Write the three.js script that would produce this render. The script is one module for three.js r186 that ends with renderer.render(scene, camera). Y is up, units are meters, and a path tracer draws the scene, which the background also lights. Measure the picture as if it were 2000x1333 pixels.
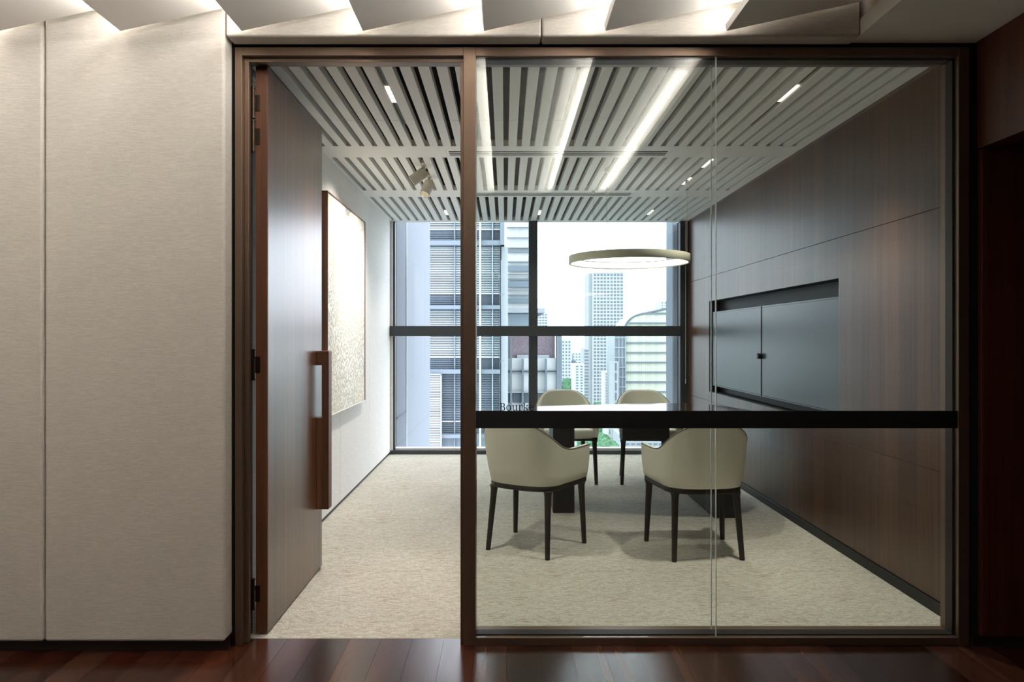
import * as THREE from 'three';
import { RoundedBoxGeometry } from 'three/addons/geometries/RoundedBoxGeometry.js';
import { mergeGeometries, mergeVertices, toCreasedNormals } from 'three/addons/utils/BufferGeometryUtils.js';
import { RectAreaLightUniformsLib } from 'three/addons/lights/RectAreaLightUniformsLib.js';
import { FontLoader } from 'three/addons/loaders/FontLoader.js';
import { TextGeometry } from 'three/addons/geometries/TextGeometry.js';

// ------------------------------------------------------------------ camera, sky, exposure
const F = 1400, EYE = 1.32;                       // focal length in pixels of the 2000 x 1333 frame, eye height
const scene = new THREE.Scene();
const camera = new THREE.PerspectiveCamera(2 * Math.atan(666.5 / F) * 180 / Math.PI, 2000 / 1333, 0.05, 3000);
camera.position.set(0, EYE, 0);
camera.lookAt(0, EYE, -10);
camera.setViewOffset(2000, 1333, 14, 6.5, 2000, 1333);   // shifted lens
const renderer = new THREE.WebGLRenderer({ antialias: true });
renderer.toneMapping = THREE.LinearToneMapping;
renderer.toneMappingExposure = 1.0;
renderer.shadowMap.enabled = true;
RectAreaLightUniformsLib.init();
scene.background = new THREE.Color().setRGB(0.84, 0.92, 1.0);   // even overcast sky
scene.backgroundIntensity = 5.3;

const COVE = 36, DOWN = 14.5, ART = 7, RING = 5;                    // strengths of the lamps, set in their builders
const WARM = new THREE.Color().setRGB(1, 0.925, 0.80), SOFT = new THREE.Color().setRGB(1, 0.975, 0.935);

// ------------------------------------------------------------------ helpers
function mulberry(a) { return () => { a |= 0; a = a + 0x6D2B79F5 | 0; let t = Math.imul(a ^ a >>> 15, 1 | a); t = t + Math.imul(t ^ t >>> 7, 61 | t) ^ t; return ((t ^ t >>> 14) >>> 0) / 4294967296; }; }
const rnd = mulberry(20240611);
const lerp = (a, b, t) => a + (b - a) * t, clamp = (x, a = 0, b = 1) => Math.min(b, Math.max(a, x));
const smooth = (a, b, x) => { const t = clamp((x - a) / (b - a)); return t * t * (3 - 2 * t); };

const used = {};
function numbered(name) { const n = used[name] = (used[name] ?? -1) + 1; return n ? name + '_' + String(n).padStart(3, '0') : name; }
function uvBox(g, du = 0, dv = 0) {              // uv in metres from the three planes
  if (g.index) g = g.toNonIndexed();
  const p = g.attributes.position, n = g.attributes.normal, uv = new Float32Array(p.count * 2);
  for (let i = 0; i < p.count; i++) {
    const ax = Math.abs(n.getX(i)), ay = Math.abs(n.getY(i)), az = Math.abs(n.getZ(i));
    let u, v;
    if (ax >= ay && ax >= az) { u = p.getZ(i); v = p.getY(i); }
    else if (ay >= az) { u = p.getX(i); v = p.getZ(i); }
    else { u = p.getX(i); v = p.getY(i); }
    uv[2 * i] = u + du; uv[2 * i + 1] = v + dv;
  }
  g.setAttribute('uv', new THREE.BufferAttribute(uv, 2));
  for (const k of Object.keys(g.attributes)) if (!['position', 'normal', 'uv'].includes(k)) g.deleteAttribute(k);
  return g;
}
// box between X0..X1, Y0..Y1 and the distances D0..D1 in front of the lens (z = -D)
function bx(x0, x1, y0, y1, d0, d1, r = 0, du = 0, dv = 0, seg = 2) {
  const w = Math.abs(x1 - x0), h = Math.abs(y1 - y0), d = Math.abs(d1 - d0);
  r = Math.min(r, w / 2.01, h / 2.01, d / 2.01);
  const g = r > 0 ? new RoundedBoxGeometry(w, h, d, seg, r) : new THREE.BoxGeometry(w, h, d);
  g.translate((x0 + x1) / 2, (y0 + y1) / 2, -(d0 + d1) / 2);
  return uvBox(g, du, dv);
}
function mesh(name, geos, mat, parent) {
  geos = (Array.isArray(geos) ? geos : [geos]);
  const g = geos.length === 1 ? geos[0] : mergeGeometries(geos.map((q) => { if (q.index) q = q.toNonIndexed(); for (const k of Object.keys(q.attributes)) if (!['position', 'normal', 'uv'].includes(k)) q.deleteAttribute(k); return q; }));
  const m = new THREE.Mesh(g, mat);
  m.castShadow = m.receiveShadow = true;
  m.name = parent ? name : numbered(name);
  (parent ?? scene).add(m);
  return m;
}
function tag(o, label, category, opt = {}) { o.userData = { label, category, ...opt }; return o; }
function thing(name, label, category, pos = [0, 0, 0], turn = 0, opt = {}) {
  const o = new THREE.Group(); o.name = numbered(name); o.position.set(...pos); o.rotation.y = turn; scene.add(o);
  return tag(o, label, category, opt);
}
const struct = (name, label, category) => thing(name, label, category, [0, 0, 0], 0, { kind: 'structure' });
function tube(points, r, seg = 32, rad = 6, closed = false) { return uvBox(new THREE.TubeGeometry(new THREE.CatmullRomCurve3(points.map((p) => new THREE.Vector3(...p)), closed), seg, r, rad, closed)); }
function cyl(r0, r1, h, seg, pos, dir = [0, 1, 0]) {
  const g = new THREE.CylinderGeometry(r0, r1, h, seg);
  g.applyQuaternion(new THREE.Quaternion().setFromUnitVectors(new THREE.Vector3(0, 1, 0), new THREE.Vector3(...dir).normalize()));
  g.translate(...pos); return uvBox(g);
}
// flat plate with rectangular holes, extruded; plane 'xd' lies flat (thickness in y), 'dy' stands across x
function plate(plane, [a0, a1, b0, b1], holes, t0, t1) {
  const s = new THREE.Shape([[a0, b0], [a1, b0], [a1, b1], [a0, b1]].map((p) => new THREE.Vector2(...p)));
  for (const [c0, c1, e0, e1] of holes) s.holes.push(new THREE.Path([[c0, e0], [c0, e1], [c1, e1], [c1, e0]].map((p) => new THREE.Vector2(...p))));
  const g = new THREE.ExtrudeGeometry(s, { depth: t1 - t0, bevelEnabled: false });
  if (plane === 'xd') { g.rotateX(-Math.PI / 2); g.translate(0, t0, 0); }            // (x, d) -> (x, y, -d)
  else { g.rotateY(Math.PI / 2); g.translate(t0, 0, 0); }                            // (d, y) -> (x, y, -d)
  return uvBox(g);
}

// ------------------------------------------------------------------ textures
function hash(x, y, s) { let h = Math.imul(x, 374761393) ^ Math.imul(y, 668265263) ^ Math.imul(s, 2246822519); h = Math.imul(h ^ h >>> 13, 1274126177); return ((h ^ h >>> 16) >>> 0) / 4294967296; }
function pn(u, v, nx, ny, s) {                    // tiling value noise, nx x ny cells over the unit square
  const x = u * nx, y = v * ny, xi = Math.floor(x), yi = Math.floor(y);
  let fx = x - xi, fy = y - yi; fx = fx * fx * (3 - 2 * fx); fy = fy * fy * (3 - 2 * fy);
  const m = (a, n) => ((a % n) + n) % n, x0 = m(xi, nx), x1 = m(xi + 1, nx), y0 = m(yi, ny), y1 = m(yi + 1, ny);
  return lerp(lerp(hash(x0, y0, s), hash(x1, y0, s), fx), lerp(hash(x0, y1, s), hash(x1, y1, s), fx), fy);
}
function tex(w, h, fn, srgb, metresU, metresV) {
  const d = new Uint8Array(w * h * 4);
  for (let j = 0; j < h; j++) for (let i = 0; i < w; i++) {
    const c = fn((i + 0.5) / w, (j + 0.5) / h), k = 4 * (j * w + i);
    d[k] = clamp(c[0], 0, 255); d[k + 1] = clamp(c[1], 0, 255); d[k + 2] = clamp(c[2], 0, 255); d[k + 3] = 255;
  }
  const t = new THREE.DataTexture(d, w, h);
  t.wrapS = t.wrapT = THREE.RepeatWrapping; t.magFilter = THREE.LinearFilter; t.minFilter = THREE.LinearMipmapLinearFilter; t.generateMipmaps = true;
  if (srgb) t.colorSpace = THREE.SRGBColorSpace;
  t.repeat.set(1 / metresU, 1 / metresV); t.needsUpdate = true;
  return t;
}
const mixc = (a, b, t) => [lerp(a[0], b[0], t), lerp(a[1], b[1], t), lerp(a[2], b[2], t)];
const grey = (f) => (u, v) => { const x = 255 * f(u, v); return [x, x, x]; };

const weave = (u, v) => 0.45 * pn(u, v, 20, 240, 3) + 0.35 * pn(u, v, 70, 340, 4) + 0.2 * pn(u, v, 340, 340, 5);
const fabricMap = tex(1024, 1024, (u, v) => { const k = 0.90 + 0.15 * weave(u, v); return [246 * k, 243 * k, 238 * k]; }, true, 0.55, 0.55);
const fabricBump = tex(1024, 1024, grey(weave), false, 0.55, 0.55);

function woodValue(u, v, s) {
  const warp = u + 0.010 * (pn(u, v, 8, 3, s) - 0.5) + 0.004 * (pn(u, v, 24, 7, s + 1) - 0.5);
  const bands = pn(warp, v, 90, 2, s + 2), fine = pn(warp, v, 340, 6, s + 3), pore = pn(u, v, 230, 34, s + 4);
  return 0.42 * bands + 0.34 * fine + 0.24 * pn(u, v, 30, 3, s + 5) - 0.12 * smooth(0.72, 0.95, pore);
}
const veneerMap = tex(1536, 1024, (u, v) => {
  const leaf = hash(Math.floor(u * 14), 0, 77), k = woodValue(u, v, 11);
  return mixc([64, 45, 33], [140, 103, 75], clamp(0.72 * k + 0.30 * leaf + 0.02));
}, true, 2.4, 2.4);
const veneerBump = tex(1024, 1024, grey((u, v) => woodValue(u, v, 11)), false, 2.4, 2.4);
const plankMap = tex(512, 1024, (u, v) => {
  const warp = u + 0.03 * (pn(u, v, 4, 2, 31) - 0.5), k = 0.10 + 0.46 * pn(warp, v, 16, 2, 32) + 0.26 * pn(warp, v, 52, 3, 33) + 0.06 * pn(warp, v, 110, 4, 34);
  return mixc([43, 24, 18], [106, 66, 50], clamp(k * 1.02));
}, true, 0.7, 1.9);
const plankRough = tex(512, 512, grey((u, v) => 0.88 + 0.16 * (pn(u, v, 14, 5, 51) - 0.5) + 0.08 * (pn(u, v, 60, 20, 52) - 0.5)), false, 0.7, 1.9);
const carpetHeight = (u, v) => { const row = Math.abs(Math.sin(v * Math.PI * 160)); return 0.45 * row + 0.55 * pn(u, v, 190, 160, 61); };
const carpetMap = tex(1024, 1024, (u, v) => {
  const row = Math.floor(v * 160), at = (n, s) => pn(u + hash(row, 1, s), (row + 0.5) / 160, n, 160, s);
  const dash = at(40, 63), fleck = pn(u, v, 260, 210, 64), big = pn(u, v, 4, 4, 65);
  let c = mixc([178, 175, 164], [232, 229, 218], 0.65 * fleck + 0.15 * big + 0.2 * at(40, 67));
  c = mixc(c, [150, 110, 80], 0.46 * smooth(0.45, 0.85, dash) * (0.35 + 0.65 * fleck));
  return mixc(c, [104, 97, 92], 0.34 * smooth(0.62, 0.9, at(70, 66)) * (0.4 + 0.6 * fleck));
}, true, 1.15, 1.15);
const carpetBump = tex(1024, 1024, grey(carpetHeight), false, 1.15, 1.15);
const artMap = tex(1024, 1024, (u, v) => {
  const wx = u + 0.02 * (pn(u, v, 24, 24, 71) - 0.5), wy = v + 0.02 * (pn(u, v, 24, 24, 72) - 0.5);
  const spots = smooth(0.42, 0.62, pn(wx, wy, 116, 116, 73)), tone = pn(u, v, 5, 4, 74);
  return mixc(mixc([198, 195, 186], [218, 208, 184], tone), mixc([246, 245, 240], [238, 230, 206], 0.7 * tone), spots);
}, true, 1.5, 1.6);
const artBump = tex(512, 512, grey((u, v) => smooth(0.42, 0.62, pn(u + 0.02 * (pn(u, v, 24, 24, 71) - 0.5), v + 0.02 * (pn(u, v, 24, 24, 72) - 0.5), 116, 116, 73))), false, 1.5, 1.6);
const hideBump = tex(512, 512, grey((u, v) => 0.6 * pn(u, v, 120, 120, 81) + 0.4 * pn(u, v, 240, 240, 82)), false, 0.3, 0.3);
const drapeMap = tex(512, 64, (u, v) => { const k = 0.9 + 0.14 * pn(u, v, 64, 1, 91); return [205 * k, 208 * k, 192 * k]; }, true, 16, 16);
const speckMap = tex(256, 256, (u, v) => { const k = 0.9 + 0.18 * pn(u, v, 40, 40, 95); return [120 * k, 106 * k, 114 * k]; }, true, 3, 3);
const foliageMap = tex(256, 256, (u, v) => mixc([38, 78, 56], [112, 150, 112], pn(u, v, 30, 30, 97) * 0.6 + 0.4 * pn(u, v, 90, 90, 98)), true, 9, 9);

// ------------------------------------------------------------------ materials
const std = (o) => new THREE.MeshStandardMaterial(o), phy = (o) => new THREE.MeshPhysicalMaterial(o);
const M = {
  fabric: std({ map: fabricMap, color: 0xd3cfc9, roughness: 0.9, bumpMap: fabricBump, bumpScale: 0.0004 }),
  fabricWhite: std({ map: fabricMap, color: 0xf4f6f9, roughness: 0.85, bumpMap: fabricBump, bumpScale: 0.0005 }),
  plaster: std({ color: 0xe2dcd3, roughness: 0.9 }),
  bladeWhite: std({ color: 0xf0ece6, roughness: 0.6 }),
  slat: std({ color: 0xf0efed, roughness: 0.55 }),
  black: std({ color: 0x0b0b0c, roughness: 0.85 }),
  matt: std({ color: 0x16181b, roughness: 0.55 }),
  bandBlack: std({ color: 0x0d0d0f, roughness: 0.6 }),
  winFrame: std({ color: 0x464a4f, roughness: 0.5, metalness: 0.3 }),
  bronze: std({ color: 0x7c6858, roughness: 0.42, metalness: 0.75 }),
  bronzeDark: std({ color: 0x3a3330, roughness: 0.5, metalness: 0.6 }),
  hinge: std({ color: 0x4a3d31, roughness: 0.4, metalness: 0.95 }),
  steel: std({ color: 0xc9c9c9, roughness: 0.3, metalness: 0.9 }),
  veneer: phy({ map: veneerMap, color: 0xd0c4bc, roughness: 0.36, clearcoat: 0.2, clearcoatRoughness: 0.3, bumpMap: veneerBump, bumpScale: 0.0001 }),
  veneerDoor: phy({ map: veneerMap, color: 0xd8c8be, roughness: 0.32, clearcoat: 0.45, clearcoatRoughness: 0.27, bumpMap: veneerBump, bumpScale: 0.00007 }),
  veneerRed: std({ map: veneerMap, color: 0xc08a74, roughness: 0.42, bumpMap: veneerBump, bumpScale: 0.0001 }),
  solidWood: std({ map: veneerMap, color: 0xffe0cc, roughness: 0.42, bumpMap: veneerBump, bumpScale: 0.0003 }),
  frameWood: std({ map: veneerMap, color: 0xffeadb, roughness: 0.5 }),
  carpet: std({ map: carpetMap, color: 0xffffff, roughness: 1, bumpMap: carpetBump, bumpScale: 0.005 }),
  art: std({ map: artMap, color: 0xffffff, roughness: 0.55, bumpMap: artBump, bumpScale: 0.002 }),
  hide: std({ color: 0xe3e1d2, roughness: 0.5, bumpMap: hideBump, bumpScale: 0.0006 }),
  piping: std({ color: 0x8d897a, roughness: 0.55 }),
  chairLeg: std({ color: 0x231d1a, roughness: 0.5 }),
  tableTop: std({ map: veneerMap, color: 0x9a8d86, roughness: 0.13, bumpMap: veneerBump, bumpScale: 0.00005 }),
  tableLeg: std({ color: 0x1d1e21, roughness: 0.45 }),
  screen: std({ color: 0x3a4148, roughness: 0.32 }),
  bezel: std({ color: 0x0e1012, roughness: 0.3 }),
  niche: std({ color: 0x2a2c2f, roughness: 0.6 }),
  spotBody: std({ color: 0xd8d2c6, roughness: 0.5 }),
  ringBody: std({ color: 0xe6e5d0, roughness: 0.45 }),
  letter: std({ color: 0x0c0c0e, roughness: 0.5 }),
  glow: std({ color: 0xffffff, emissive: new THREE.Color().setRGB(1, 0.975, 0.935), emissiveIntensity: 14, roughness: 0.6 }),
  glowWarm: std({ color: 0xffffff, emissive: new THREE.Color().setRGB(1, 0.92, 0.78), emissiveIntensity: 2.4, roughness: 0.6 }),
  glowRing: std({ color: 0xffffff, emissive: new THREE.Color().setRGB(1, 0.98, 0.92), emissiveIntensity: 2.2, roughness: 0.6 }),
  glass: phy({ color: 0xfbfdfc, roughness: 0, transmission: 1, thickness: 0, ior: 1.5 }),
  glassWin: phy({ color: 0xfcfdff, roughness: 0, transmission: 1, thickness: 0, ior: 1.45 }),
  joint: std({ color: 0xe9efed, roughness: 0.35 }),
};
const plankMats = [0xffffff, 0xdccdc6, 0xa5948c, 0xf2d2c0, 0xbf9988].map((c) => std({ map: plankMap, color: c, roughness: 0.25, roughnessMap: plankRough }));

// ------------------------------------------------------------------ floors
{
  const fl = struct('floor', 'dark reddish timber plank floor of the corridor', 'floor');
  mesh('subfloor', bx(-3.4, 3.4, -0.2, -0.016, -2.7, 3.143), M.black, fl);
  const pw = 0.137, n = 48;
  for (let i = 0; i < n; i++) {
    const x0 = -3.28 + i * pw;
    let d = 3.143, first = 0.5 + 1.3 * rnd();
    while (d > -2.5) {
      const L = first || 1.3 + 0.7 * rnd(); first = 0;
      const e = Math.max(d - L, -2.5);
      mesh('plank', bx(x0 + 0.0005, x0 + pw - 0.0005, -0.016, 0, e + 0.0005, d - 0.0005, 0, rnd() * 3, rnd() * 5), plankMats[Math.floor(rnd() * 5)], fl);
      d = e;
    }
  }
  const c = struct('floor_carpet', 'beige flecked loop carpet of the meeting room', 'carpet');
  mesh('pile', bx(-1.32, 2.1, -0.014, 0, 3.145, 8.14), M.carpet, c);
  mesh('subfloor', bx(-1.6, 2.4, -0.2, -0.015, 3.145, 8.2), M.black, c);
}

// ------------------------------------------------------------------ corridor walls
{
  const w = struct('wall_front', 'corridor wall of pale woven fabric panels around the glazed partition', 'wall');
  mesh('core', [bx(-3.4, -1.164, 0, 2.95, 3.07, 3.2), bx(-1.164, 2.0, 2.575, 2.95, 3.07, 3.2), bx(2.0, 3.4, 0, 2.95, 3.075, 3.2)], M.black, w);
  for (const [x0, x1] of [[-3.24, -1.9205], [-1.9155, -1.1655]]) mesh('fabric_panel', bx(x0, x1, 0.0535, 2.95, 2.98, 3.07, 0.014, 0, 0, 4), M.fabric, w);
  for (const [x0, x1] of [[-1.1615, 0.1515], [0.1545, 1.479]]) mesh('fabric_panel', bx(x0, x1, 2.574, 2.95, 2.98, 3.07, 0.011, 0, 0, 4), M.fabric, w);
  const b = struct('baseboard_front', 'dark recessed plinth under the pale fabric panels', 'baseboard');
  mesh('board', [bx(-3.24, -1.166, 0, 0.0535, 3.024, 3.068), bx(-1.19, -1.166, 0, 0.085, 3.05, 3.069)], M.bronzeDark, b);

  const l = struct('wall_corridor_left', 'fabric end wall of the corridor', 'wall');
  mesh('fabric_panel', bx(-3.4, -3.25, 0, 2.95, -2.6, 3.07), M.fabric, l);
  const r = struct('wall_corridor_right', 'dark red-brown timber bulkhead and recessed timber panel beside the glazing', 'wall');
  mesh('bulkhead_panel', bx(2.015, 3.3, 2.125, 2.95, -2.5, 3.06, 0.002), M.veneerRed, r);
  mesh('recessed_panel', bx(2.03, 3.3, 0.048, 2.125, 3.05, 3.075, 0.002), M.veneerRed, r);
  mesh('plinth', bx(2.0, 3.3, 0, 0.048, 3.056, 3.075), M.bronzeDark, r);
  mesh('side_panel', bx(3.25, 3.4, 0, 2.95, -2.6, 3.06), M.veneerRed, r);
  const q = struct('wall_corridor_rear', 'timber wall at the far side of the corridor', 'wall');
  mesh('panel', bx(-3.4, 3.4, 0, 2.95, -2.6, -2.5), M.veneerRed, q);
}

// ------------------------------------------------------------------ corridor ceiling: tilted boards with light slots between
{
  const c = struct('ceiling_corridor', 'corridor ceiling of tilted white boards with light slots between them', 'ceiling');
  mesh('slab', bx(-3.4, 3.4, 2.95, 3.1, -2.6, 3.2), M.plaster, c);
  mesh('lowered_ceiling', bx(-3.4, 1.5, 2.70, 2.95, -2.6, -0.45), M.plaster, c);
  mesh('soffit', [bx(1.48, 2.0149, 2.582, 2.652, -2.5, 3.07, 0.003), bx(1.497, 2.0149, 2.652, 2.95, -2.5, 3.07)], M.plaster, c);
  const tilt = Math.atan2(0.105, 0.48), D0 = -0.4, D1 = 2.935, len = D1 - D0, T = 0.028;
  for (let k = 0; k < 8; k++) {
    const x = 0.908 - 0.4965 * k, width = k ? 0.585 : 0.58;
    const g = new RoundedBoxGeometry(width, T, len, 2, 0.002);
    g.translate(width / 2, T / 2, 0); g.rotateZ(tilt); g.translate(x, 2.576, -(D0 + D1) / 2);
    const b = mesh('tilted_board', uvBox(g), M.bladeWhite, c);
    const s = new THREE.BoxGeometry(0.012, 0.012, len - 0.02);
    s.translate(0.055, T + 0.006, 0); s.rotateZ(tilt); s.translate(x, 2.576, -(D0 + D1) / 2);
    mesh('light_strip', uvBox(s), M.glow, b);
    const L = new THREE.RectAreaLight(SOFT, COVE, len - 0.02, 0.03);
    L.name = 'cove_light'; L.position.set(x + 0.04, 2.636, -(D0 + D1) / 2); L.lookAt(x - 0.06, 2.662, -(D0 + D1) / 2);
    scene.add(L);
  }
}

// ------------------------------------------------------------------ glazed partition and door frame
{
  const w = struct('window_1', 'bronze framed double glazed partition with a black band across the glass', 'glass partition');
  const B = (n, ...a) => mesh(n, bx(...a), M.bronze, w);
  B('jamb', -1.157, -1.126, 0, 2.566, 3.07, 3.2, 0.0015);
  B('door_stop', -1.126, -1.106, 0, 2.530, 3.098, 3.12, 0.0015);
  B('head', -1.126, -0.178, 2.530, 2.566, 3.071, 3.2, 0.0015);
  B('door_stop', -1.106, -0.178, 2.512, 2.5275, 3.098, 3.12, 0.0015);
  B('door_stop', -0.192, -0.178, 0, 2.512, 3.098, 3.12, 0.0015);
  B('mullion', -0.1775, -0.125, 0, 2.566, 3.07, 3.2, 0.0015);
  B('head', -0.1245, 1.943, 2.528, 2.566, 3.071, 3.2, 0.0015);
  B('jamb', 1.9435, 1.990, 0, 2.566, 3.07, 3.2, 0.0015);
  B('bottom_rail', -0.1245, 1.943, 0, 0.033, 3.071, 3.2, 0.0015);
  mesh('glazing_bead', [bx(-0.1245, 1.943, 2.519, 2.528, 3.098, 3.148), bx(1.934, 1.943, 0.033, 2.528, 3.098, 3.148), bx(-0.1245, 1.943, 0.033, 0.038, 3.098, 3.148)], M.bronzeDark, w);
  for (const d of [3.085, 3.155]) {
    for (const [x0, x1] of [[-0.1245, 0.9055], [0.9105, 1.943]]) mesh('glass_pane', bx(x0, x1, 0.033, 2.528, d - 0.005, d + 0.005), M.glass, w);
    mesh('glass_joint', bx(0.9063, 0.9097, 0.033, 2.528, d - 0.0045, d + 0.0045), M.joint, w);
  }
  mesh('black_band', bx(-0.1245, 1.943, 0.9305, 1.0055, 3.077, 3.0795), M.bandBlack, w);

  const font = await new FontLoader().loadAsync('fonts/droid/droid_serif_regular.typeface.json');
  const sign = thing('room_name_lettering', 'black serif lettering Bourke on the glass above the black band', 'lettering', [-0.0242, 1.006, -3.0795]);
  const probe = new TextGeometry('Bourke', { font, size: 0.033, depth: 0.001, curveSegments: 6 }); probe.computeBoundingBox();
  const full = probe.boundingBox.max.x, kx = 0.148 / full;
  let txt = '';
  for (const ch of 'Bourke') {
    let adv = 0;
    if (txt) { const a = new TextGeometry(txt + ch, { font, size: 0.033, depth: 0.001 }), b = new TextGeometry(ch, { font, size: 0.033, depth: 0.001 }); a.computeBoundingBox(); b.computeBoundingBox(); adv = a.boundingBox.max.x - b.boundingBox.max.x; }
    const g = new TextGeometry(ch, { font, size: 0.033, depth: 0.001, curveSegments: 6 });
    g.translate(adv, 0, 0); g.scale(kx, 1, 1);
    mesh('letter', uvBox(g), M.letter, sign);
    txt += ch;
  }
}

// ------------------------------------------------------------------ open door leaf
{
  const d = struct('door_1', 'open walnut door leaf with a long timber pull handle', 'door');
  mesh('leaf', bx(-1.104, -1.052, 0.01, 2.524, 3.186, 4.114, 0.001), M.veneerDoor, d);
  mesh('edge_strip', bx(-1.104, -1.052, 0.01, 2.524, 3.178, 3.1855, 0.001), M.solidWood, d);
  mesh('edge_strip', bx(-1.104, -1.052, 0.01, 2.524, 4.1145, 4.121, 0.001), M.solidWood, d);
  const s = new THREE.Shape();
  s.moveTo(0, 0.363); s.lineTo(0.059, 0.363); s.quadraticCurveTo(0.063, 0.363, 0.063, 0.367); s.lineTo(0.063, 1.239); s.quadraticCurveTo(0.063, 1.243, 0.059, 1.243);
  s.lineTo(0, 1.243); s.lineTo(0, 1.169); s.lineTo(0.024, 1.169); s.quadraticCurveTo(0.031, 1.169, 0.031, 1.160); s.lineTo(0.031, 0.880); s.quadraticCurveTo(0.031, 0.871, 0.024, 0.871); s.lineTo(0, 0.871); s.closePath();
  const h = new THREE.ExtrudeGeometry(s, { depth: 0.062, bevelEnabled: true, bevelThickness: 0.004, bevelSize: 0.003, bevelSegments: 2, curveSegments: 5 });
  h.translate(-1.0485, 0, -4.066);
  mesh('pull_handle', uvBox(h), M.frameWood, d);
  for (const y of [2.36, 2.212, 1.20, 0.185]) {
    const k = mesh('hinge', cyl(0.0075, 0.0075, 0.128, 14, [-1.1135, y, -3.170]), M.hinge, d);
    mesh('hinge_plate', [bx(-1.106, -1.084, y - 0.036, y + 0.036, 3.1745, 3.178, 0.0005)], M.hinge, k);
    mesh('hinge_cap', [cyl(0.0095, 0.0095, 0.007, 14, [-1.1135, y + 0.0655, -3.170]), cyl(0.0095, 0.0095, 0.007, 14, [-1.1135, y - 0.0655, -3.170]), cyl(0.0085, 0.0085, 0.003, 14, [-1.1135, y + 0.03, -3.170]), cyl(0.0085, 0.0085, 0.003, 14, [-1.1135, y - 0.03, -3.170])], M.hinge, k);
    mesh('screw', [-0.022, 0.002, 0.024].map((e, i) => cyl(0.0028, 0.0028, 0.002, 8, [-1.094 + 0.003 * (i - 1), y + e, -3.1740], [0, 0, 1])), M.bronzeDark, k);
  }
}

// ------------------------------------------------------------------ meeting room shell
{
  const l = struct('wall_left', 'meeting room wall of white fabric panels carrying the framed artwork', 'wall');
  mesh('core', bx(-1.6, -1.322, -0.1, 2.95, 3.2, 8.2), M.black, l);
  for (const [a, b] of [[3.2, 4.425], [4.431, 5.647], [5.653, 6.867], [6.873, 8.09]]) mesh('fabric_panel', bx(-1.322, -1.296, 0.03, 2.72, a, b, 0.001), M.fabricWhite, l);
  const r = struct('wall_right', 'walnut veneered meeting room wall with a recess for the screens', 'wall');
  mesh('core', bx(2.25, 2.5, -0.1, 2.95, 3.2, 8.2), M.black, r);
  mesh('core', [bx(2.095, 2.25, -0.1, 0.74, 3.2, 8.2), bx(2.095, 2.25, 1.72, 2.95, 3.2, 8.2), bx(2.095, 2.25, 0.74, 1.72, 3.2, 4.42), bx(2.095, 2.25, 0.74, 1.72, 7.28, 8.2)], M.black, r);
  mesh('veneer_panel', bx(2.07, 2.095, 0.06, 0.678, 3.2, 8.1, 0.001), M.veneer, r);
  mesh('veneer_panel', plate('dy', [3.2, 8.1, 0.681, 1.9385], [[4.445, 7.26, 0.774, 1.69]], 2.07, 2.095), M.veneer, r);
  mesh('veneer_panel', bx(2.07, 2.095, 1.9415, 2.72, 3.2, 8.1, 0.001), M.veneer, r);
  mesh('recess_lining', [bx(2.071, 2.25, 1.688, 1.72, 4.42, 7.28), bx(2.071, 2.25, 0.74, 0.776, 4.42, 7.28), bx(2.071, 2.25, 0.776, 1.688, 4.42, 4.447), bx(2.071, 2.25, 0.776, 1.688, 7.258, 7.28), bx(2.18, 2.25, 0.776, 1.688, 4.447, 7.258)], M.niche, r);
  const b = struct('baseboard_right', 'dark skirting along the walnut wall', 'baseboard');
  mesh('board', bx(2.058, 2.095, 0.0, 0.056, 3.2, 8.1, 0.002), M.matt, b);
  const t = struct('baseboard_left', 'dark shadow gap under the white fabric wall', 'baseboard');
  mesh('board', bx(-1.322, -1.306, 0, 0.03, 3.2, 8.1), M.matt, t);
}

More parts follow.
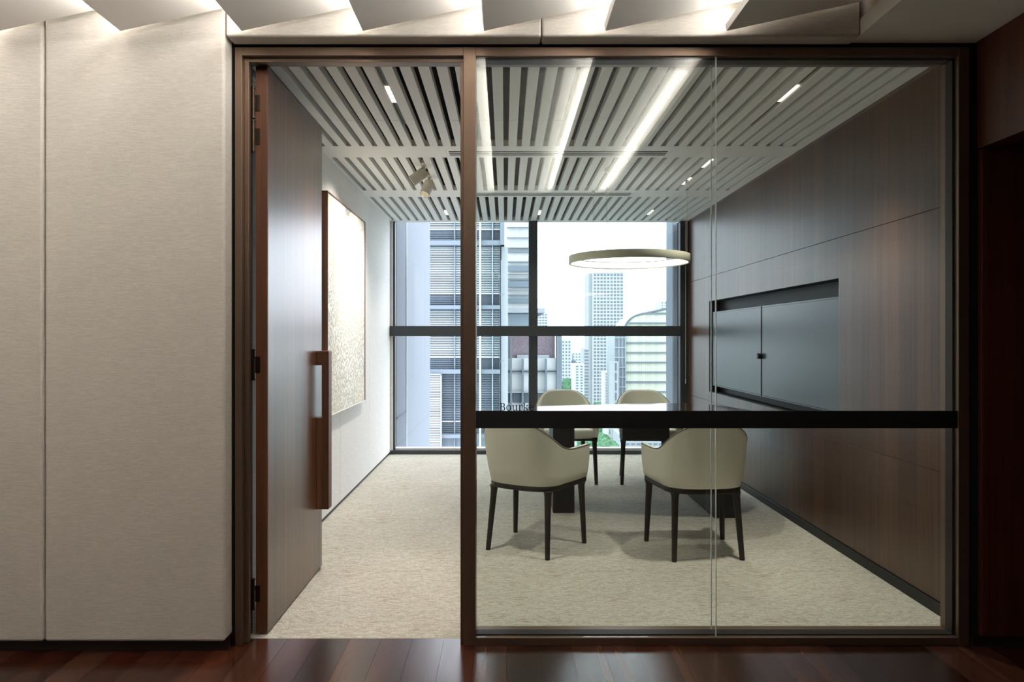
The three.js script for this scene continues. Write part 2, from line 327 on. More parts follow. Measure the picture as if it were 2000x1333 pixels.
// ------------------------------------------------------------------ slatted ceiling
const PITCH = 0.0901, gapX = (k) => -0.082 + PITCH * k;
{
  const c = struct('ceiling', 'white slatted ceiling with dark gaps and flat cross boards', 'ceiling');
  mesh('dark_void', [bx(-1.6, 2.4, 2.88, 2.95, 3.2, 8.2)], M.black, c);
  mesh('upstand', [bx(-1.6, 2.4, 2.64, 2.88, 8.09, 8.2), bx(-1.32, 2.1, 2.64, 2.88, 3.2, 3.235)], M.slat, c);
  const Y0 = 2.64, Y1 = 2.686, bays = [[3.235, 4.94], [5.25, 6.42], [6.72, 8.06]];
  for (const [a, b] of bays) {
    const cut = a < 4 ? [[a, 4.349], [4.351, b]] : [[a, b]];
    for (const [p, q] of cut) {
      mesh('edge_slat', bx(-1.296, gapX(-13) - 0.0175, Y0, Y1, p, q), M.slat, c);
      for (let k = -13; k < 23; k++) mesh('slat', bx(gapX(k) + 0.0175, gapX(k + 1) - 0.0175, Y0, Y1, p, q, 0.0012, 0, 0, 1), M.slat, c);
      mesh('edge_slat', bx(gapX(23) + 0.0175, 2.07, Y0, Y1, p, q), M.slat, c);
    }
  }
  mesh('cross_board', plate('xd', [-1.296, 2.07, 4.94, 5.25], [[-0.42, 1.18, 5.035, 5.215]], Y0, Y1), M.slat, c);
  mesh('cross_board', plate('xd', [-1.296, 2.07, 6.42, 6.72], [[-0.38, 1.18, 6.50, 6.66]], Y0, Y1), M.slat, c);
  mesh('cross_board', bx(-1.296, 2.07, Y0, Y1, 8.06, 8.1), M.slat, c);
  for (const [n, x0, x1, d0, d1] of [['near', -0.42, 1.18, 5.035, 5.215], ['far', -0.38, 1.18, 6.50, 6.66]]) {
    const v = thing('air_diffuser', n === 'near' ? 'long white linear air diffuser in the nearer ceiling cross board' : 'long white linear air diffuser in the farther ceiling cross board', 'air vent');
    const a = x0 + 0.002, b = x1 - 0.002, e = d0 + 0.002, f = d1 - 0.002;
    mesh('box', [bx(a, b, 2.680, 2.684, e, f), bx(a, b, 2.6425, 2.680, e, e + 0.003), bx(a, b, 2.6425, 2.680, f - 0.003, f), bx(a, a + 0.003, 2.6425, 2.680, e, f), bx(b - 0.003, b, 2.6425, 2.680, e, f)], M.black, v);
    mesh('face_plate', plate('xd', [a, b, e, f], [0, 1, 2].map((i) => [a + 0.02, b - 0.02, e + 0.034 + 0.045 * i, e + 0.062 + 0.045 * i]), 2.6402, 2.6420), M.slat, v);
  }
}

// ------------------------------------------------------------------ ceiling lamps
function downlight(k, d, label, power = DOWN, chan = [0.55, 0.55]) {
  const x = gapX(k), o = thing('ceiling_downlight', label, 'downlight', [x, 2.644, -d], 0, { group: 'slim downlights between the ceiling slats' });
  mesh('housing', [bx(-0.0165, -0.0135, 0, 0.03, -chan[0], chan[1]), bx(0.0135, 0.0165, 0, 0.03, -chan[0], chan[1]), bx(-0.0135, 0.0135, 0.026, 0.03, -chan[0], chan[1])], M.spotBody, o);
  mesh('channel_inset', bx(-0.008, 0.008, 0.010, 0.024, -chan[0], chan[1]), M.matt, o);
  mesh('diffuser', bx(-0.011, 0.011, 0.003, 0.009, -0.125, 0.125), M.glowWarm, o);
  const s = new THREE.SpotLight(WARM, power, 0, 0.84, 0.85, 2);
  s.position.set(x, 2.635, -d); s.target.position.set(x, 0, -d); s.castShadow = true; s.shadow.radius = 3; s.name = 'downlight_beam';
  scene.add(s, s.target);
}
downlight(-6, 3.92, 'slim lit downlight between ceiling slats above the open door');
downlight(18, 3.90, 'slim lit downlight between ceiling slats close to the top of the walnut wall', DOWN, [0.6, 0.6]);
downlight(18, 5.46, 'slim lit downlight just past the near cross board by the walnut wall', DOWN * 0.35, [0.15, 0.3]);
downlight(18, 6.08, 'slim lit downlight just before the far cross board by the walnut wall', DOWN * 0.35, [0.3, 0.15]);
downlight(-6, 7.62, 'slim lit downlight near the window on the artwork side', DOWN * 0.35, [0.8, 0.4]);
downlight(5, 7.62, 'slim lit downlight near the middle window mullion', DOWN * 0.35, [0.8, 0.4]);
downlight(18, 7.60, 'slim lit downlight near the window on the walnut side', DOWN * 0.35, [0.8, 0.4]);

function spot(x, d, dir, aim, label, power) {
  const o = thing('track_spotlight', label, 'spotlight', [x, 2.64, -d], 0, { group: 'track spotlights aimed at the artwork' });
  const v = new THREE.Vector3(...dir).normalize(), c = new THREE.Vector3(0, -0.055, 0).addScaledVector(v, 0.05);
  mesh('bracket', [cyl(0.013, 0.013, 0.07, 12, [0, -0.015, 0]), bx(-0.014, 0.014, 0.0, 0.028, -0.09, 0.09)], M.spotBody, o);
  const hollow = new THREE.LatheGeometry([[0.0001, -0.0625], [0.042, -0.0625], [0.042, 0.0625], [0.038, 0.0625], [0.037, 0.002], [0.0001, 0.002]].map((p) => new THREE.Vector2(...p)), 28);
  hollow.applyQuaternion(new THREE.Quaternion().setFromUnitVectors(new THREE.Vector3(0, 1, 0), v)); hollow.translate(c.x, c.y, c.z);
  const body = mesh('barrel', uvBox(hollow), M.spotBody, o);
  mesh('cooling_rib', [-0.06, -0.045, -0.03].map((e) => cyl(0.0445, 0.0445, 0.006, 28, c.clone().addScaledVector(v, e).toArray(), dir)), M.spotBody, body);
  
  mesh('lens', cyl(0.034, 0.034, 0.004, 24, c.clone().addScaledVector(v, 0.005).toArray(), dir), M.glowWarm, o);
  const s = new THREE.SpotLight(WARM, ART * power, 0, 0.86, 1, 2), e = c.clone().addScaledVector(v, 0.08).add(o.position);
  s.position.copy(e); s.target.position.set(...aim); s.castShadow = true; s.shadow.radius = 1.5; s.name = 'spot_beam';
  scene.add(s, s.target);
}
spot(gapX(-6), 5.50, [-0.80, -0.56, 0.05], [-1.25, 1.85, -5.35], 'pale track spotlight tilted sideways to the top of the artwork', 0.65);
spot(gapX(-6), 5.90, [-0.28, -0.80, 0.42], [-1.25, 1.62, -6.05], 'pale track spotlight hanging steeply downward nearer the window', 1.2);

// ring pendant
{
  const cx = 1.037, d = 6.0, R = 0.5, y0 = 1.94, y1 = 2.004;
  const o = thing('pendant_ring_lamp', 'large pale ring pendant lamp hanging over the meeting table', 'pendant lamp', [cx, 0, -d]);
  const ring = (pts) => uvBox(new THREE.LatheGeometry(pts.map((p) => new THREE.Vector2(...p)), 96));
  mesh('ring_body', ring([[R - 0.016, y0], [R, y0], [R, y1], [R - 0.02, y1], [R - 0.02, y1 - 0.006], [R - 0.006, y1 - 0.006], [R - 0.006, y0 + 0.008], [R - 0.016, y0 + 0.008], [R - 0.016, y0]]), M.ringBody, o);
  mesh('diffuser', ring([[R - 0.0065, y1 - 0.0065], [R - 0.015, y1 - 0.008], [R - 0.015, y0 + 0.010], [R - 0.0065, y0 + 0.0085]]), M.glowRing, o);
  for (const a of [0, 120, 240]) {
    const x = (R - 0.012) * Math.cos(a * Math.PI / 180), z = -(R - 0.012) * Math.sin(a * Math.PI / 180);
    mesh('cable', cyl(0.0016, 0.0016, 2.64 - y1, 6, [x, (2.64 + y1) / 2, z]), M.spotBody, o);
    mesh('ceiling_anchor', cyl(0.014, 0.016, 0.03, 16, [x, 2.625, z]), M.spotBody, o);
  }
  for (let i = 0; i < 16; i++) {
    const a = (i + 0.5) * Math.PI / 8, L = new THREE.RectAreaLight(SOFT, RING, 0.17, 0.05);
    L.position.set(cx + (R - 0.026) * Math.cos(a), (y0 + y1) / 2, -d + (R - 0.026) * Math.sin(a)); L.lookAt(cx, (y0 + y1) / 2, -d); L.name = 'ring_light';
    scene.add(L);
  }
}

// ------------------------------------------------------------------ far window
{
  const w = struct('window_2', 'full height dark framed window onto the city', 'window');
  const W = (n, ...a) => mesh(n, bx(...a), M.winFrame, w);
  W('frame', -1.3, 2.09, 0, 0.045, 8.10, 8.2, 0.002);
  W('frame', -1.296, -1.245, 0.045, 2.64, 8.13, 8.2);
  W('mullion', 0.272, 0.37, 0.045, 2.64, 8.09, 8.24, 0.003);
  W('frame', 1.98, 2.09, 0.045, 2.64, 8.09, 8.24, 0.003);
  W('transom', -1.296, 1.98, 1.337, 1.452, 8.06, 8.16, 0.003);
  mesh('reveal_strip', bx(-1.296, -1.268, 0.045, 2.64, 8.10, 8.128), M.fabricWhite, w);
  mesh('sill', bx(-1.268, 1.98, 0.045, 0.062, 8.16, 8.26), M.slat, w);
  for (const [x0, x1] of [[-1.245, 0.272], [0.37, 1.98]]) for (const [y0, y1] of [[0.045, 1.337], [1.452, 2.64]])
    { const g = new THREE.PlaneGeometry(x1 - x0, y1 - y0); g.translate((x0 + x1) / 2, (y0 + y1) / 2, -8.17); mesh('glass_pane', g, M.glassWin, w); }
  const fin = thing('facade_fin', 'pale grey vertical facade fin outside the window by the walnut wall', 'facade fin');
  mesh('fin', bx(1.935, 1.99, -6, 6, 8.27, 8.6), std({ color: 0x8d99a8, roughness: 0.6 }), fin);
  mesh('fin_edge', bx(1.94, 1.985, -6, 6, 8.255, 8.27), std({ color: 0xc6d0dc, roughness: 0.6 }), fin);
  const cord = thing('blind_cord', 'thin hanging blind cord beside the window and walnut wall', 'cord', [2.035, 0, -8.07]);
  mesh('cord', cyl(0.003, 0.003, 1.8, 6, [0, 1.74, 0]), M.spotBody, cord);
  mesh('weight', cyl(0.006, 0.006, 0.05, 8, [0, 0.83, 0]), M.spotBody, cord);
}

// ------------------------------------------------------------------ artwork
{
  const a = thing('framed_artwork', 'large cream mottled artwork in a thin brown timber frame', 'artwork', [-1.296, 0.755, -5.745]);
  const h = 1.605, q = 0.685, T = 0.046;                 // height, half length, thickness
  mesh('canvas', bx(0.002, 0.040, 0.012, h - 0.012, -q + 0.012, q - 0.012, 0, 0.4, 0), M.art, a);
  mesh('frame', [bx(0, T, 0, h, -q, -q + 0.009, 0.001), bx(0, T, 0, h, q - 0.009, q, 0.001), bx(0, T, h - 0.009, h, -q, q, 0.001)], M.frameWood, a);
  mesh('frame_bottom', bx(0, T, 0, 0.009, -q, q, 0.001), M.slat, a);
}

// ------------------------------------------------------------------ screens
{
  for (const [d0, d1, label] of [[4.475, 5.838, 'wide dark wall screen nearer the glass partition'], [5.862, 7.225, 'wide dark wall screen nearer the window']]) {
    const s = thing('wall_screen', label, 'screen', [0, 0, 0], 0, { group: 'pair of wall screens in the recess' });
    mesh('housing', bx(2.10, 2.179, 0.84, 1.578, d0, d1, 0.004), M.bezel, s);
    mesh('panel', bx(2.094, 2.0995, 0.852, 1.566, d0 + 0.012, d1 - 0.012, 0.001), M.screen, s);
    mesh('trim_edge', [bx(2.093, 2.10, 0.840, 0.8505, d0, d1), bx(2.093, 2.10, 1.5675, 1.578, d0, d1), bx(2.093, 2.10, 0.8505, 1.5675, d0, d0 + 0.011), bx(2.093, 2.10, 0.8505, 1.5675, d1 - 0.011, d1)], M.bezel, s);
  }
  const c = thing('conference_camera', 'small round black camera between the two wall screens', 'camera', [2.088, 1.17, -5.85]);
  mesh('body', cyl(0.022, 0.024, 0.03, 24, [-0.012, 0, 0], [1, 0, 0]), M.matt, c);
  mesh('lens', cyl(0.012, 0.012, 0.004, 20, [-0.028, 0, 0], [1, 0, 0]), M.bezel, c);
}

// ------------------------------------------------------------------ table
{
  const t = thing('meeting_table', 'dark timber boat shaped meeting table reaching the walnut wall', 'table', [0, 0, 0]);
  const D = 5.62, half = [[0.165, 0.2], [0.190, 0.385], [0.225, 0.42], [0.5, 0.505], [0.762, 0.58], [1.1, 0.665], [1.417, 0.715], [1.60, 0.715], [1.75, 0.62], [1.847, 0.48], [1.965, 0.12]];
  const pts = [];
  for (const [x, h] of half) pts.push([x, h]);
  for (const [x, h] of [...half].reverse()) pts.push([x, -h]);
  const outline = [];
  const up = new THREE.CatmullRomCurve3(half.map(([x, h]) => new THREE.Vector3(x, h, 0)), false, 'catmullrom', 0.5).getPoints(70);
  for (const p of up) outline.push(new THREE.Vector2(p.x, D + p.y));
  for (const p of up.reverse()) outline.push(new THREE.Vector2(p.x, D - p.y));
  const g = new THREE.ExtrudeGeometry(new THREE.Shape(outline), { depth: 0.022, bevelEnabled: true, bevelThickness: 0.006, bevelSize: 0.006, bevelOffset: -0.006, bevelSegments: 2 });
  g.rotateX(-Math.PI / 2); g.translate(0, 0.712, 0);
  mesh('tabletop', uvBox(g), M.tableTop, t);
  mesh('leg', bx(0.362, 0.524, 0, 0.706, 5.39, 5.87, 0.003), M.tableLeg, t);
  mesh('leg', bx(1.53, 1.683, 0, 0.706, 5.235, 6.0, 0.003), M.tableLeg, t);
  mesh('cable_box', bx(0.94, 1.315, 0.50, 0.706, 5.72, 5.86, 0.004), M.tableLeg, t);
  mesh('beam', bx(0.524, 1.53, 0.666, 0.706, 5.58, 5.66), M.tableLeg, t);
  mesh('wall_bracket', bx(1.93, 2.068, 0.66, 0.706, 5.56, 5.68), M.tableLeg, t);
  const f = thing('table_power_flap', 'thin dark cable flap set in the table top by the wall', 'cable flap', [1.90, 0.741, -5.66]);
  mesh('flap', bx(-0.04, 0.04, 0, 0.003, -0.12, 0.10, 0.001), M.tableLeg, f);
}

// ------------------------------------------------------------------ chairs
function planAt(s, y) {                          // outline of the shell seen from above at height y; s = -1 .. 1 from arm to arm
  const f = (y - 0.43) / 0.39, q = Math.abs(s), sg = Math.sign(s) || 1;
  const a = 0.238 + 0.046 * f, b = 0.185 + 0.085 * f, af = 0.262 + 0.024 * clamp(f * 1.6), zc = -0.05, zf = 0.245;
  const n = 2.7;
  if (q <= 0.62) { const ph = q / 0.62 * Math.PI / 2; return [sg * a * Math.pow(Math.sin(ph), 2 / n), zc - b * Math.pow(Math.cos(ph), 2 / n)]; }
  const t = (q - 0.62) / 0.38;
  return [sg * lerp(a, af, t * (2 - t)), lerp(zc, zf, t)];
}
function planOff(s, y, o) {                      // moved inwards by o
  const e = 0.004, p = planAt(s, y), p0 = planAt(Math.max(-1, s - e), y), p1 = planAt(Math.min(1, s + e), y);
  let tx = p1[0] - p0[0], tz = p1[1] - p0[1]; const L = Math.hypot(tx, tz) || 1; tx /= L; tz /= L;
  return [p[0] - tz * o, p[1] + tx * o];
}
const rimY = (s) => 0.818 - 0.180 * smooth(0.06, 0.72, Math.abs(s)) ;
function chairShell() {
  const N = 72, th = 0.042, y0 = 0.428, pos = [], idx = [];
  const ring = (s, shrink, ext) => {
    const H = rimY(s), row = [], mid = th / 2;
    const put = (o, y) => { const [x, z] = planOff(s, y, mid + (o - mid) * shrink); row.push([x, lerp((H + y0) / 2, y, 0.25 * shrink + 0.75 > 1 ? 1 : 1 - (1 - shrink) * 0.03), z + ext]); };
    for (const v of [0, 0.2, 0.4, 0.6, 0.8]) put(-0.006 * Math.sin(Math.PI * v), lerp(y0, H - 0.02, v));
    for (let a = 0; a <= 6; a++) { const t = Math.PI * a / 6; put(mid - mid * Math.cos(t), H - 0.02 + 0.02 * Math.sin(t)); }
    for (const v of [0.8, 0.6, 0.4, 0.2, 0]) put(th + 0.010 * Math.sin(Math.PI * v), lerp(y0, H - 0.02, v));
    return row;
  };
  const rows = [ring(-1, 0.45, 0.010), ring(-1, 0.8, 0.007)];
  for (let i = 0; i <= N; i++) rows.push(ring(-1 + 2 * i / N, 1, 0));
  rows.push(ring(1, 0.8, 0.007), ring(1, 0.45, 0.010));
  const K = rows[0].length;
  for (const r of rows) for (const p of r) pos.push(...p);
  for (let i = 0; i + 1 < rows.length; i++) for (let k = 0; k < K; k++) { const a = i * K + k, b = i * K + (k + 1) % K, c = a + K, d = b + K; idx.push(a, b, c, b, d, c); }
  for (const [row, flip] of [[0, true], [rows.length - 1, false]]) for (let k = 1; k + 1 < K; k++) { const a = row * K, b = row * K + k, c = row * K + k + 1; flip ? idx.push(a, c, b) : idx.push(a, b, c); }
  let g = new THREE.BufferGeometry();
  g.setAttribute('position', new THREE.Float32BufferAttribute(pos, 3)); g.setIndex(idx); g.computeVertexNormals();
  return uvBox(g);
}
function padShape(o, y, front, steps = 60) {
  const pts = [];
  for (let i = 0; i <= steps; i++) { const p = planOff(-1 + 2 * i / steps, y, o); pts.push(new THREE.Vector2(p[0], -Math.min(p[1], 0.235))); }
  const w = pts[pts.length - 1].x;
  for (let i = 1; i < 12; i++) { const t = Math.PI * i / 12; pts.push(new THREE.Vector2(w * Math.cos(t), -(0.235 + front * Math.pow(Math.sin(t), 0.45)))); }
  return pts;
}
function layFlat(shape, y, depth, bevel) {
  const g = new THREE.ExtrudeGeometry(shape, { depth: depth - 2 * bevel, bevelEnabled: bevel > 0, bevelThickness: bevel, bevelSize: bevel, bevelOffset: -bevel, bevelSegments: 4 });
  g.rotateX(-Math.PI / 2); g.translate(0, y + bevel, 0);
  return uvBox(toCreasedNormals(g, 0.7));
}
const chairGeo = {};
{
  chairGeo.shell = chairShell();
  const rim = []; for (let i = 0; i <= 60; i++) { const s = -1 + 2 * i / 60, y = rimY(s) - 0.001; const [x, z] = planOff(s, y, 0.004); rim.push([x, y - 0.003, z]); }
  const end = (s) => [0.44, 0.50, 0.56, 0.61].map((y) => { const [x, z] = planOff(s, y, 0.005); return [x, y, z + 0.003]; }), leftEnd = end(-1), rightEnd = end(1).reverse();
  chairGeo.piping = tube([...leftEnd, ...rim, ...rightEnd], 0.0038, 160, 6);
  chairGeo.seat = layFlat(new THREE.Shape(padShape(0.036, 0.47, 0.035)), 0.415, 0.085, 0.022);
  const frame = new THREE.Shape(padShape(0.0, 0.43, 0.02)); frame.holes.push(new THREE.Path(padShape(0.034, 0.43, -0.014).reverse()));
  chairGeo.frame = layFlat(frame, 0.396, 0.031, 0.005);
  chairGeo.legs = [[-0.186, -0.166, -0.206, -0.212], [0.186, -0.166, 0.206, -0.212], [-0.238, 0.205, -0.253, 0.222], [0.238, 0.205, 0.253, 0.222]].map(([xt, zt, xb, zb]) => {
    const g = new THREE.LatheGeometry([[0.0001, 0], [0.0145, 0], [0.0155, 0.003], [0.0205, 0.33], [0.0220, 0.37], [0.0255, 0.388], [0.032, 0.400], [0.0001, 0.400]].map((p) => new THREE.Vector2(...p)), 14);
    const p = g.attributes.position;
    for (let i = 0; i < p.count; i++) { const t = p.getY(i) / 0.4; p.setX(i, p.getX(i) + lerp(xb, xt, t)); p.setZ(i, p.getZ(i) * 0.9 + lerp(zb, zt, t)); }
    g.computeVertexNormals(); return uvBox(g);
  });
}
function chair(label, x, d, turn) {
  const o = thing('armchair', label, 'chair', [x, 0, -d], turn * Math.PI / 180, { group: 'cream armchairs around the meeting table' });
  const sh = mesh('shell', chairGeo.shell, M.hide, o);
  mesh('piping', chairGeo.piping, M.piping, sh);
  mesh('seat_cushion', chairGeo.seat, M.hide, o);
  mesh('seat_frame', chairGeo.frame, M.chairLeg, o);
  for (const g of chairGeo.legs) mesh('leg', g, M.chairLeg, o);
}
chair('cream armchair turned towards the wall screens, its back nearest the door mullion', 0.18, 4.54, 150);
chair('cream armchair standing with its back to the glass partition, nearest the walnut wall', 1.187, 4.447, 184.3);
chair('cream armchair facing the corridor behind the table, nearest the middle window mullion', 0.56, 6.64, 2);
chair('cream armchair facing the corridor behind the table, nearest the walnut wall', 1.31, 6.64, -2);

// ------------------------------------------------------------------ the city outside
const XY = (px, py, d) => [(px - 986) * d / F, EYE - (py - 660) * d / F];
const GROUND = -50;
const C = (hex, rough = 0.8) => std({ color: new THREE.Color(hex).multiplyScalar(0.82), roughness: rough });
const X = { white: C(0xc2c3c4), pale: C(0xa2a7ad), blueWall: C(0x5d6570), blueWall2: C(0x757c86), mid: C(0x6d7782), dark: C(0x4a545e), glass: C(0x5f707d, 0.35), glassLight: C(0x8796a2, 0.35), slatPale: C(0xabb5ba), slatDark: C(0x6c7883), win: C(0x6a7682, 0.4), cream: std({ map: drapeMap, color: 0xe4e4e4, roughness: 0.8 }), brown: std({ map: speckMap, roughness: 0.9 }), street: C(0x8f9a92), trunk: C(0x5a4a3c) };
{
  const g = struct('ground', 'street level far below the window', 'ground');
  mesh('street', bx(-700, 1000, GROUND - 1, GROUND, 14, 1600), X.street, g);
  // flank wall of the same building
  const w = thing('building_wing', 'pale blue flank wall just outside the window beside the white wall', 'building wall');
  mesh('near_panel', bx(-1.7, -1.252, -8, 8, 8.28, 9.06), X.blueWall, w);
  mesh('far_panel', bx(-1.7, -1.252, 0.07, 8, 9.08, 12.0), X.blueWall2, w);
  mesh('lower_panel', bx(-1.7, -1.26, -8, 0.066, 9.08, 12.0), X.blueWall2, w);
  mesh('joint_cover', bx(-1.27, -1.238, -8, 8, 9.055, 9.085), X.white, w);
  mesh('bracket', bx(-1.27, -1.245, 0.375, 0.395, 8.3, 9.05), X.dark, w);
}
{ // louvred office block
  const d = 42, k = d / F, px = (p) => (p - 986) * k, py = (p) => EYE - (p - 660) * k;
  const b = thing('office_building', 'blue glass office block with horizontal louvre blinds on every floor', 'building', [0, 0, 0]);
  mesh('body', bx(px(700), px(977), GROUND, py(380), 42.4, 62), X.glass, b);
  mesh('corner_pier', bx(px(979), px(992), GROUND, py(480), 42.5, 50), X.pale, b);
  mesh('upper_bay', bx(px(977), px(985), py(480), py(380), 41.6, 50), X.mid, b);
  const levels = [[345, 352], [471, 480], [597, 604.5], [722, 730], [848, 855]];
  for (const [a, c] of levels) mesh('ledge', bx(px(700), px(a < 480 ? 985 : 977), py(c), py(a), 41.7, 42.4), X.mid, b);
  for (let i = 0; i < levels.length - 1; i++) {
    const top = levels[i][1] + 1, sp = levels[i + 1][0] - 23, bot = levels[i + 1][0];
    const low = i === 3;
    const pale = [], dk = [];
    for (let y = top + 2; y < sp; y += 3.4) (low ? dk : pale).push(bx(px(700), px(976.5), py(y + 1.5), py(y), 42.22, 42.38));
    for (let y = sp + 4; y < bot; y += 3.6) dk.push(bx(px(700), px(936), py(y + 1.3), py(y), 42.22, 42.38));
    if (pale.length) mesh('blind_slats', pale, X.slatPale, b).userData = { kind: 'stuff' };
    mesh('louvre_slats', dk, X.slatDark, b).userData = { kind: 'stuff' };
    mesh('spandrel', bx(px(700), px(977), py(bot), py(sp), 42.3, 42.4), X.dark, b);
    mesh('blind_rail', bx(px(700), px(976.5), py(sp + 0.5), py(sp - 1.5), 42.15, 42.38), X.white, b);
  }
  for (const p of [740, 814, 888, 962]) mesh('mullion', bx(px(p - 1), px(p + 1), py(880), py(380), 41.95, 42.3), p === 888 || p < 880 ? X.mid : X.glassLight, b);
  mesh('drainpipe', bx(px(936.5), px(940), -8, py(380), 41.5, 41.65), X.white, b);
  mesh('edge_trim', bx(px(975.6), px(977.2), -8, py(480), 41.9, 42.4), X.dark, b);
  for (const y of [574.5, 704]) mesh('bracket', bx(px(976), px(985), py(y + 1.4), py(y), 41.9, 42.0), X.mid, b);
  const screen = [];
  for (let y = 734; y < 900; y += 3.3) screen.push(bx(px(800), px(862), py(y + 2.1), py(y), 41.5, 41.7));
  mesh('white_louvre_screen', screen, X.pale, b).userData = { kind: 'stuff' };
  mesh('screen_frame', [bx(px(862), px(864), py(900), py(731), 41.45, 41.7), bx(px(800), px(864), py(732.5), py(730), 41.45, 41.7), bx(px(800), px(862), py(900), py(732), 41.72, 41.75)], X.pale, b);
}
{ // white banded block
  const d = 70, k = d / F, px = (p) => (p - 986) * k, py = (p) => EYE - (p - 660) * k;
  const b = thing('banded_building', 'white office block with long dark strip windows beside the middle mullion', 'building');
  mesh('body', bx(px(940), px(1040), GROUND, py(380), 70.2, 85), X.white, b);
  for (const [a, c] of [[488.5, 493.5], [511, 513], [519, 530], [544, 547], [550, 561], [576, 578], [583, 592]]) mesh('strip_window', bx(px(992), px(1040), py(c), py(a), 69.9, 70.15), c - a > 4 ? X.win : X.mid, b);
  for (const y of [444, 464, 484, 535, 565]) mesh('ledge', bx(px(990), px(1040.5), py(y + 1), py(y), 69.7, 70.2), X.pale, b);
}
{ // low terrace block with canopy
  const d = 60, k = d / F, px = (p) => (p - 986) * k, py = (p) => EYE - (p - 660) * k;
  const b = thing('terrace_building', 'pale block with a purple brown upper wall and slim grey posts', 'building');
  mesh('body', bx(px(990), px(1087), GROUND, py(700), 60.2, 69), X.white, b);
  mesh('upper_wall', bx(px(993), px(1085), py(700), py(640), 60.6, 69), X.brown, b);
  mesh('upper_glazing', bx(px(993), px(1046), py(640), py(613), 60.6, 69), X.glassLight, b);
  mesh('canopy', bx(px(990), px(1063), py(612), py(603), 59, 69), X.pale, b);
  mesh('corner_column', bx(px(1087), px(1097), GROUND, py(650), 59.8, 61), X.mid, b);
  mesh('parapet', bx(px(1010), px(1073), py(700), py(694), 60.3, 60.6), X.pale, b);
  for (const [p, t] of [[998, 650], [1021, 701], [1066, 701]]) mesh('post', bx(px(p - 1.7), px(p + 1.7), py(900), py(t), 59.6, 60.0), X.mid, b);
  mesh('rail', [bx(px(990), px(1087), py(728.5), py(726.5), 59.9, 60.2), bx(px(990), px(1087), py(725), py(724), 59.9, 60.2)], X.mid, b);
  for (const [a, c] of [[993, 996], [1002, 1018], [1024, 1040], [1046, 1062], [1068, 1084]]) mesh('window', bx(px(a), px(c), py(787), py(768), 59.95, 60.2), X.dark, b);
  mesh('ledge', bx(px(990), px(1087), py(767), py(765), 59.7, 60.2), X.pale, b);
}
// blocks with a grid of small windows: joined, since they are too small to tell apart singly
function block(name, label, p0, p1, top, d, deep, cols, rowPx, o = {}) {
  const k = d / F, px = (p) => (p - 986) * k, py = (p) => EYE - (p - 660) * k;
  const b = thing(name, label, 'building');
  mesh('body', bx(px(p0), px(p1), GROUND, py(top), d, d + deep), o.wall ?? X.white, b);
  const win = [], cw = (p1 - p0 - 2 * (o.side ?? 1)) / cols, fw = o.fw ?? 0.66, fh = o.fh ?? 0.6;
  for (let y = top + (o.first ?? 3); y < (o.last ?? 795); y += rowPx) for (let c = 0; c < cols; c++) {
    const a = p0 + (o.side ?? 1) + c * cw + cw * (1 - fw) / 2;
    win.push(bx(px(a), px(a + cw * fw), py(y + rowPx * fh), py(y), d - 0.15, d + 0.05));
  }
  mesh('window_grid', win, o.win ?? X.win, b).userData = { kind: 'stuff' };
  if (o.extra) o.extra(b, px, py, d);
  return b;
}
block('tower', 'tall white tower with a dense grid of square windows under the ring lamp', 1158, 1218, 531, 500, 30, 9, 6.57, { first: 4.5, last: 800, fw: 0.70, fh: 0.64, side: 0.6, win: X.win,
  extra: (b, px, py, d) => { mesh('side_fin', bx(px(1151), px(1158), GROUND, py(533), d + 4, d + 30), X.pale, b); mesh('parapet', bx(px(1158), px(1218), py(533.5), py(530), d - 0.5, d), X.white, b); } });
block('apartment_block', 'white apartment block with dark window rows below the tower', 1122, 1141, 712, 420, 20, 2, 5.4, { fw: 0.5, fh: 0.45, win: X.win });
block('apartment_block', 'grey balconied block standing against the side of the tower', 1140, 1151.5, 681, 460, 18, 1, 6.2, { wall: X.pale, fw: 0.8, fh: 0.45, win: X.mid });
block('apartment_block', 'pale far block with small windows beside the grey corner column', 1096, 1116, 664, 620, 20, 3, 6.5, { fw: 0.5, fh: 0.5 });
block('apartment_block', 'pale hazy stepped block between the small far blocks and the tower', 1116, 1142, 688, 700, 20, 4, 5.5, { fw: 0.5, fh: 0.4, last: 740 });
block('apartment_block', 'narrow white block in front of the foot of the tower', 1181, 1197, 727, 330, 12, 3, 5.5, { fw: 0.35, fh: 0.35 });
block('apartment_block', 'small distant block with dark windows just above the window transom', 1046, 1070, 611, 300, 14, 4, 5.4, { fw: 0.7, fh: 0.45, last: 640, win: X.win });
block('apartment_block', 'distant pale block rising above the curved roof building', 1290, 1320, 588, 520, 20, 5, 5, { fw: 0.5, fh: 0.4, last: 612 });
block('low_building', 'low white building with tall windows seen under the table', 1187, 1213, 836, 260, 14, 4, 16, { fw: 0.3, fh: 0.6, last: 900, win: X.mid });
block('low_building', 'low pale flat roofed building seen between the rear chair legs', 1219, 1330, 858, 226, 24, 10, 14, { first: 8, fw: 0.7, fh: 0.3, last: 900, wall: X.pale });
{ // observation tower
  const d = 665, k = d / F, o = thing('needle_tower', 'slim grey needle tower with a round top among the far blocks', 'tower', [(1118.5 - 986) * k, GROUND, -d]);
  const H = EYE - (712 - 660) * k - GROUND;
  mesh('shaft', cyl(0.9, 1.1, H, 12, [0, H / 2, 0]), X.mid, o); mesh('pod', cyl(3.1, 2.0, 5, 18, [0, H + 1, 0]), X.mid, o); mesh('mast', cyl(0.3, 0.5, 6, 8, [0, H + 6, 0]), X.mid, o);
}
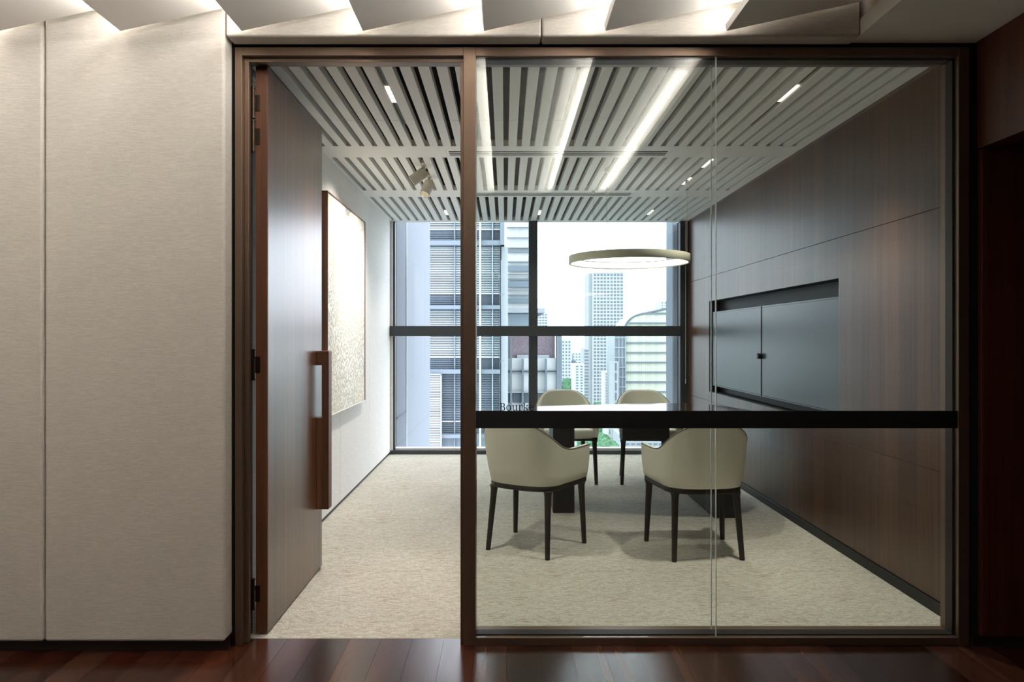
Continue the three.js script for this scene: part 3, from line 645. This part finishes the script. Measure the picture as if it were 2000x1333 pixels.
{ // curved roof building
  const d = 270, k = d / F, px = (p) => (p - 986) * k, py = (p) => EYE - (p - 660) * k;
  const b = thing('curved_roof_building', 'pale building with dark floor bands under a sweeping curved roof', 'building');
  const roof = [[1221, 638], [1226, 629], [1234, 621.5], [1244, 616.5], [1258, 613], [1280, 608.5], [1316, 600.5], [1360, 591]];
  const s = new THREE.Shape([[1221, 900], ...roof, [1360, 900]].reverse().map(([a, c]) => new THREE.Vector2(px(a), py(c))));
  const g = new THREE.ExtrudeGeometry(s, { depth: 26, bevelEnabled: false }); g.translate(0, 0, -d - 26);
  mesh('facade', uvBox(g), X.cream, b);
  const edge = roof.map(([a, c]) => [px(a), py(c) + 0.15, -d + 0.2]);
  mesh('roof_edge', tube(edge, 0.42, 60, 6), X.mid, b);
  for (let i = 0; i < 15; i++) { const y = 612.5 + 19.15 * i, x0 = y < 614 ? 1256 : y < 635 ? 1224 : 1219; mesh('floor_band', bx(px(x0), px(1360), py(y + 1.5), py(y - 1.5), d - 0.7, d), X.mid, b); }
  mesh('glass_wing', bx(px(1200), px(1221), GROUND, py(650), d - 1, d + 20), X.win, b);
  for (let i = 0; i < 13; i++) { const y = 660 + 19.15 * i; mesh('wing_ledge', bx(px(1199), px(1221.5), py(y + 1), py(y - 0.6), d - 1.5, d - 1), X.pale, b); }
  for (const p of [1207, 1213, 1220]) mesh('wing_mullion', bx(px(p), px(p + 1.4), py(900), py(650), d - 1.4, d - 1), X.pale, b);
  mesh('lower_wing', bx(px(1194), px(1203), GROUND, py(706), d - 6, d + 6), X.pale, b);
  for (let i = 0; i < 6; i++) mesh('wing_window', bx(px(1197), px(1199), py(723 + 19 * i), py(708 + 19 * i), d - 6.2, d - 6), X.dark, b);
}
// trees in the street
function tree(label, p, topPx, d, r) {
  const [x, y] = XY(p, topPx, d), o = thing('street_tree', label, 'tree', [x, GROUND, -d], 0, { group: 'street trees below' });
  const H = y - GROUND, gs = [];
  for (let i = 0; i < 22; i++) {
    const g = new THREE.IcosahedronGeometry(r * (0.32 + 0.2 * rnd()), 3), q = g.attributes.position, a = rnd() * 6.283, e = Math.sqrt(rnd()), yy = H - r * (0.35 + 1.1 * rnd());
    for (let j = 0; j < q.count; j++) { const f = 1 + 0.35 * (hash(Math.round(q.getX(j) * 40), Math.round(q.getY(j) * 40 + q.getZ(j) * 17), i) - 0.5); q.setXYZ(j, q.getX(j) * f, q.getY(j) * f, q.getZ(j) * f); }
    g.translate(Math.cos(a) * e * r * 0.75, yy, Math.sin(a) * e * r * 0.75); g.computeVertexNormals(); gs.push(uvBox(g));
  }
  mesh('crown', gs, std({ map: foliageMap, roughness: 0.95 }), o);
  mesh('trunk', cyl(r * 0.06, r * 0.1, H - r, 8, [0, (H - r) / 2, 0]), X.trunk, o);
}
tree('dark green street tree crown beside the grey corner column', 1105, 740, 560, 9);
tree('bright green street tree crown under the white apartment block', 1119, 747, 520, 7);
tree('green tree tops at the foot of the tower', 1170, 785, 430, 7);
tree('green street tree beyond the rear armchair, filling the gap above the sill', 1176, 832, 300, 8);
tree('green street tree low behind the rear chair legs', 1154, 850, 255, 7);
tree('green street tree beside the low white building under the table', 1184, 856, 210, 4.5);
tree('green street tree farther along the avenue behind the rear chairs', 1166, 806, 360, 7);

for (const l of scene.children) if (l.isLight) { l.castShadow = !l.isRectAreaLight; if (l.shadow && !l.isRectAreaLight) l.shadow.mapSize.set(1024, 1024); }
renderer.render(scene, camera);
